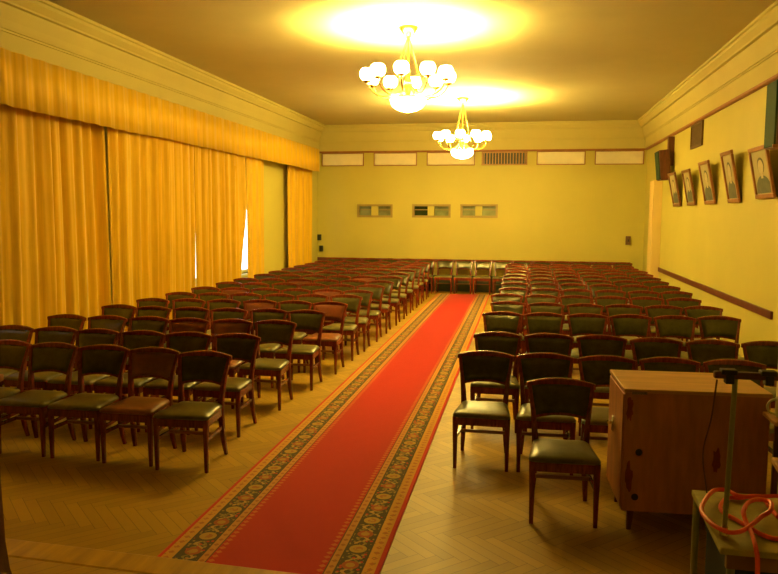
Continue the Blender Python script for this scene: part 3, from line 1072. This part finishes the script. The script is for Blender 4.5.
# orange cable heaped on the table
def cam_pt(px, py, z):
    d = fw + rt2 * ((px - 389) / FPX) - up2 * ((py - 287) / FPX)
    t = (z - 2.0) / d.z
    return (d.x * t, d.y * t, z)
CR = .0075
px_path = [(778, 517), (768, 505), (763, 497), (752, 496), (740, 498), (727, 498), (720.5, 506), (724, 513), (735, 519), (747, 526), (763, 535), (778, 539),
           (791, 533), (795, 515), (789, 499), (778, 496), (762, 496.5), (740, 496), (726, 490), (714, 490.5), (705, 500), (701.5, 511), (711, 523), (726, 531.5),
           (738, 532), (748, 527.5), (761, 517), (770, 511), (771, 503), (761, 499.5), (749, 502), (743.5, 512), (747, 524), (752, 534), (756, 545)]
path = []
for i, (a, b) in enumerate(px_path):
    z = TZ + CR + .001 + (.0 if i < 12 else .0165 if i < 27 else .033 if i < 32 else .014)
    path.append(cam_pt(a, b, z))
lx, ly, lz = path[-1]
path[-1] = (lx, 2.372, TZ + CR + .006)
path += [(lx + .004, 2.360, TZ - .03), (lx + .008, 2.362, TZ - .16), (lx + .016, 2.366, TZ - .40), (lx + .06, 2.32, TZ - .64), (lx + .12, 2.22, SZ + CR + .003), (lx + .40, 2.10, SZ + CR + .003)]
bm = bmesh.new()
tube(bm, catmull(path, 7), CR, 8)
tag(obj('extension_cable', bm, 'orange', None, True), 'tangled bright orange cable heaped on the olive table, one end hanging down', 'cable')

# light wooden desk corner at the right edge, on the stage
dk = tag(empty('desk', (1.45, 3.0, SZ)), 'light wooden desk whose corner shows at the right edge above the cable', 'desk')
bm = bmesh.new()
q = [(1.005, 3.06), (1.9, 3.0), (1.9, 3.28), (1.035, 3.335)]
q = [(.985, 2.92), (1.9, 2.92), (1.9, 3.23), (1.022, 3.235)]
rings(bm, [[(a - 1.45, b - 3.0, z - SZ) for a, b in q] for z in (.985, 1.01)])
obj('desk_top', bm, 'plank_light', dk, bevel=.005)
for (x, y) in ((1.08, 2.96), (1.85, 2.96), (1.08, 3.18), (1.85, 3.18)):
    bm = bmesh.new(); bar(bm, [(x - 1.45, y - 3.0, 0), (x - 1.45, y - 3.0, .735)], [.04, .05], [.04, .05]); obj('leg', bm, 'lectern', dk)
bm = bmesh.new(); box(bm, -.36, .40, .165, .185, .35, .735); obj('modesty_panel', bm, 'crate', dk)

# pale cupboard and a stool with a mug at the right edge
pc = tag(empty('cupboard', (2.09, 5.35, 0)), 'tall pale cupboard at the right edge behind the cabinet', 'cupboard')
bm = bmesh.new(); box(bm, -.33, .33, -.2, .2, .06, 1.36); obj('body', bm, 'pale', pc, bevel=.006)
bm = bmesh.new(); box(bm, -.345, .345, -.215, .215, 1.36, 1.39); obj('top_board', bm, 'pale', pc, bevel=.004)
bm = bmesh.new(); box(bm, -.30, .30, -.17, .17, 0, .06); obj('plinth', bm, 'black', pc)
for s in (-1, 1):
    bm = bmesh.new(); box(bm, .005 if s > 0 else -.315, .315 if s > 0 else -.005, -.215, -.2, .09, 1.33); d_ = obj('door', bm, 'pale', pc, bevel=.003)
    bm = bmesh.new(); sphere(bm, (s * .04, -.228, .75), .014, 10, 6); obj('knob', bm, 'chrome', d_, True)
sl = tag(empty('stool', (1.54, 4.60, 0)), 'light wooden stool at the right edge carrying a pale mug', 'stool')
bm = bmesh.new(); box(bm, -.115, .20, -.13, .115, .810, .835); obj('seat', bm, 'plank_light', sl, bevel=.006)
for sx in (-.03, .16):
    for sy in (-.10, .09):
        bm = bmesh.new(); bar(bm, [(sx * 1.1, sy * 1.1, 0), (sx, sy, .81)], [.03, .036], [.03, .036]); obj('leg', bm, 'lectern', sl)
mg = tag(empty('mug', (1.505, 4.60, .836)), 'pale mug with a round handle on the stool at the right edge', 'mug')
bm = bmesh.new(); lathe(bm, [(.040, 0), (.044, .01), (.045, .11), (.041, .11), (.039, .02), (.005, .015)], 0, 0, 24); obj('body', bm, 'mug', mg, True)
bm = bmesh.new(); tube(bm, [(-.050 + .038 * math.cos(2 * PI * k / 20), 0, .058 + .042 * math.sin(2 * PI * k / 20)) for k in range(20)], .0075, 8, True)
obj('handle', bm, 'mug', mg, True)

# lectern at the left edge of the picture
lc = tag(empty('lectern', (-2.575, 2.7, SZ)), 'dark wooden lectern with flared foot at the left edge, cut by the frame', 'lectern')
bm = bmesh.new()
rings(bm, [[(-a, -b, z), (a, -b, z), (a, b, z), (-a, b, z)] for a, b, z in ((.285, .22, 0), (.285, .22, .05), (.270, .21, .12), (.262, .2, .25), (.258, .19, .60), (.262, .19, .93))])
obj('column', bm, 'lectern', lc, True)
bm = bmesh.new()
rings(bm, [[(-.285, -.22, .92 + z), (.285, -.22, .92 + z), (.285, .21, 1.00 + z), (-.285, .21, 1.00 + z)] for z in (0, .03)])
obj('reading_board', bm, 'lectern_top', lc, bevel=.005)
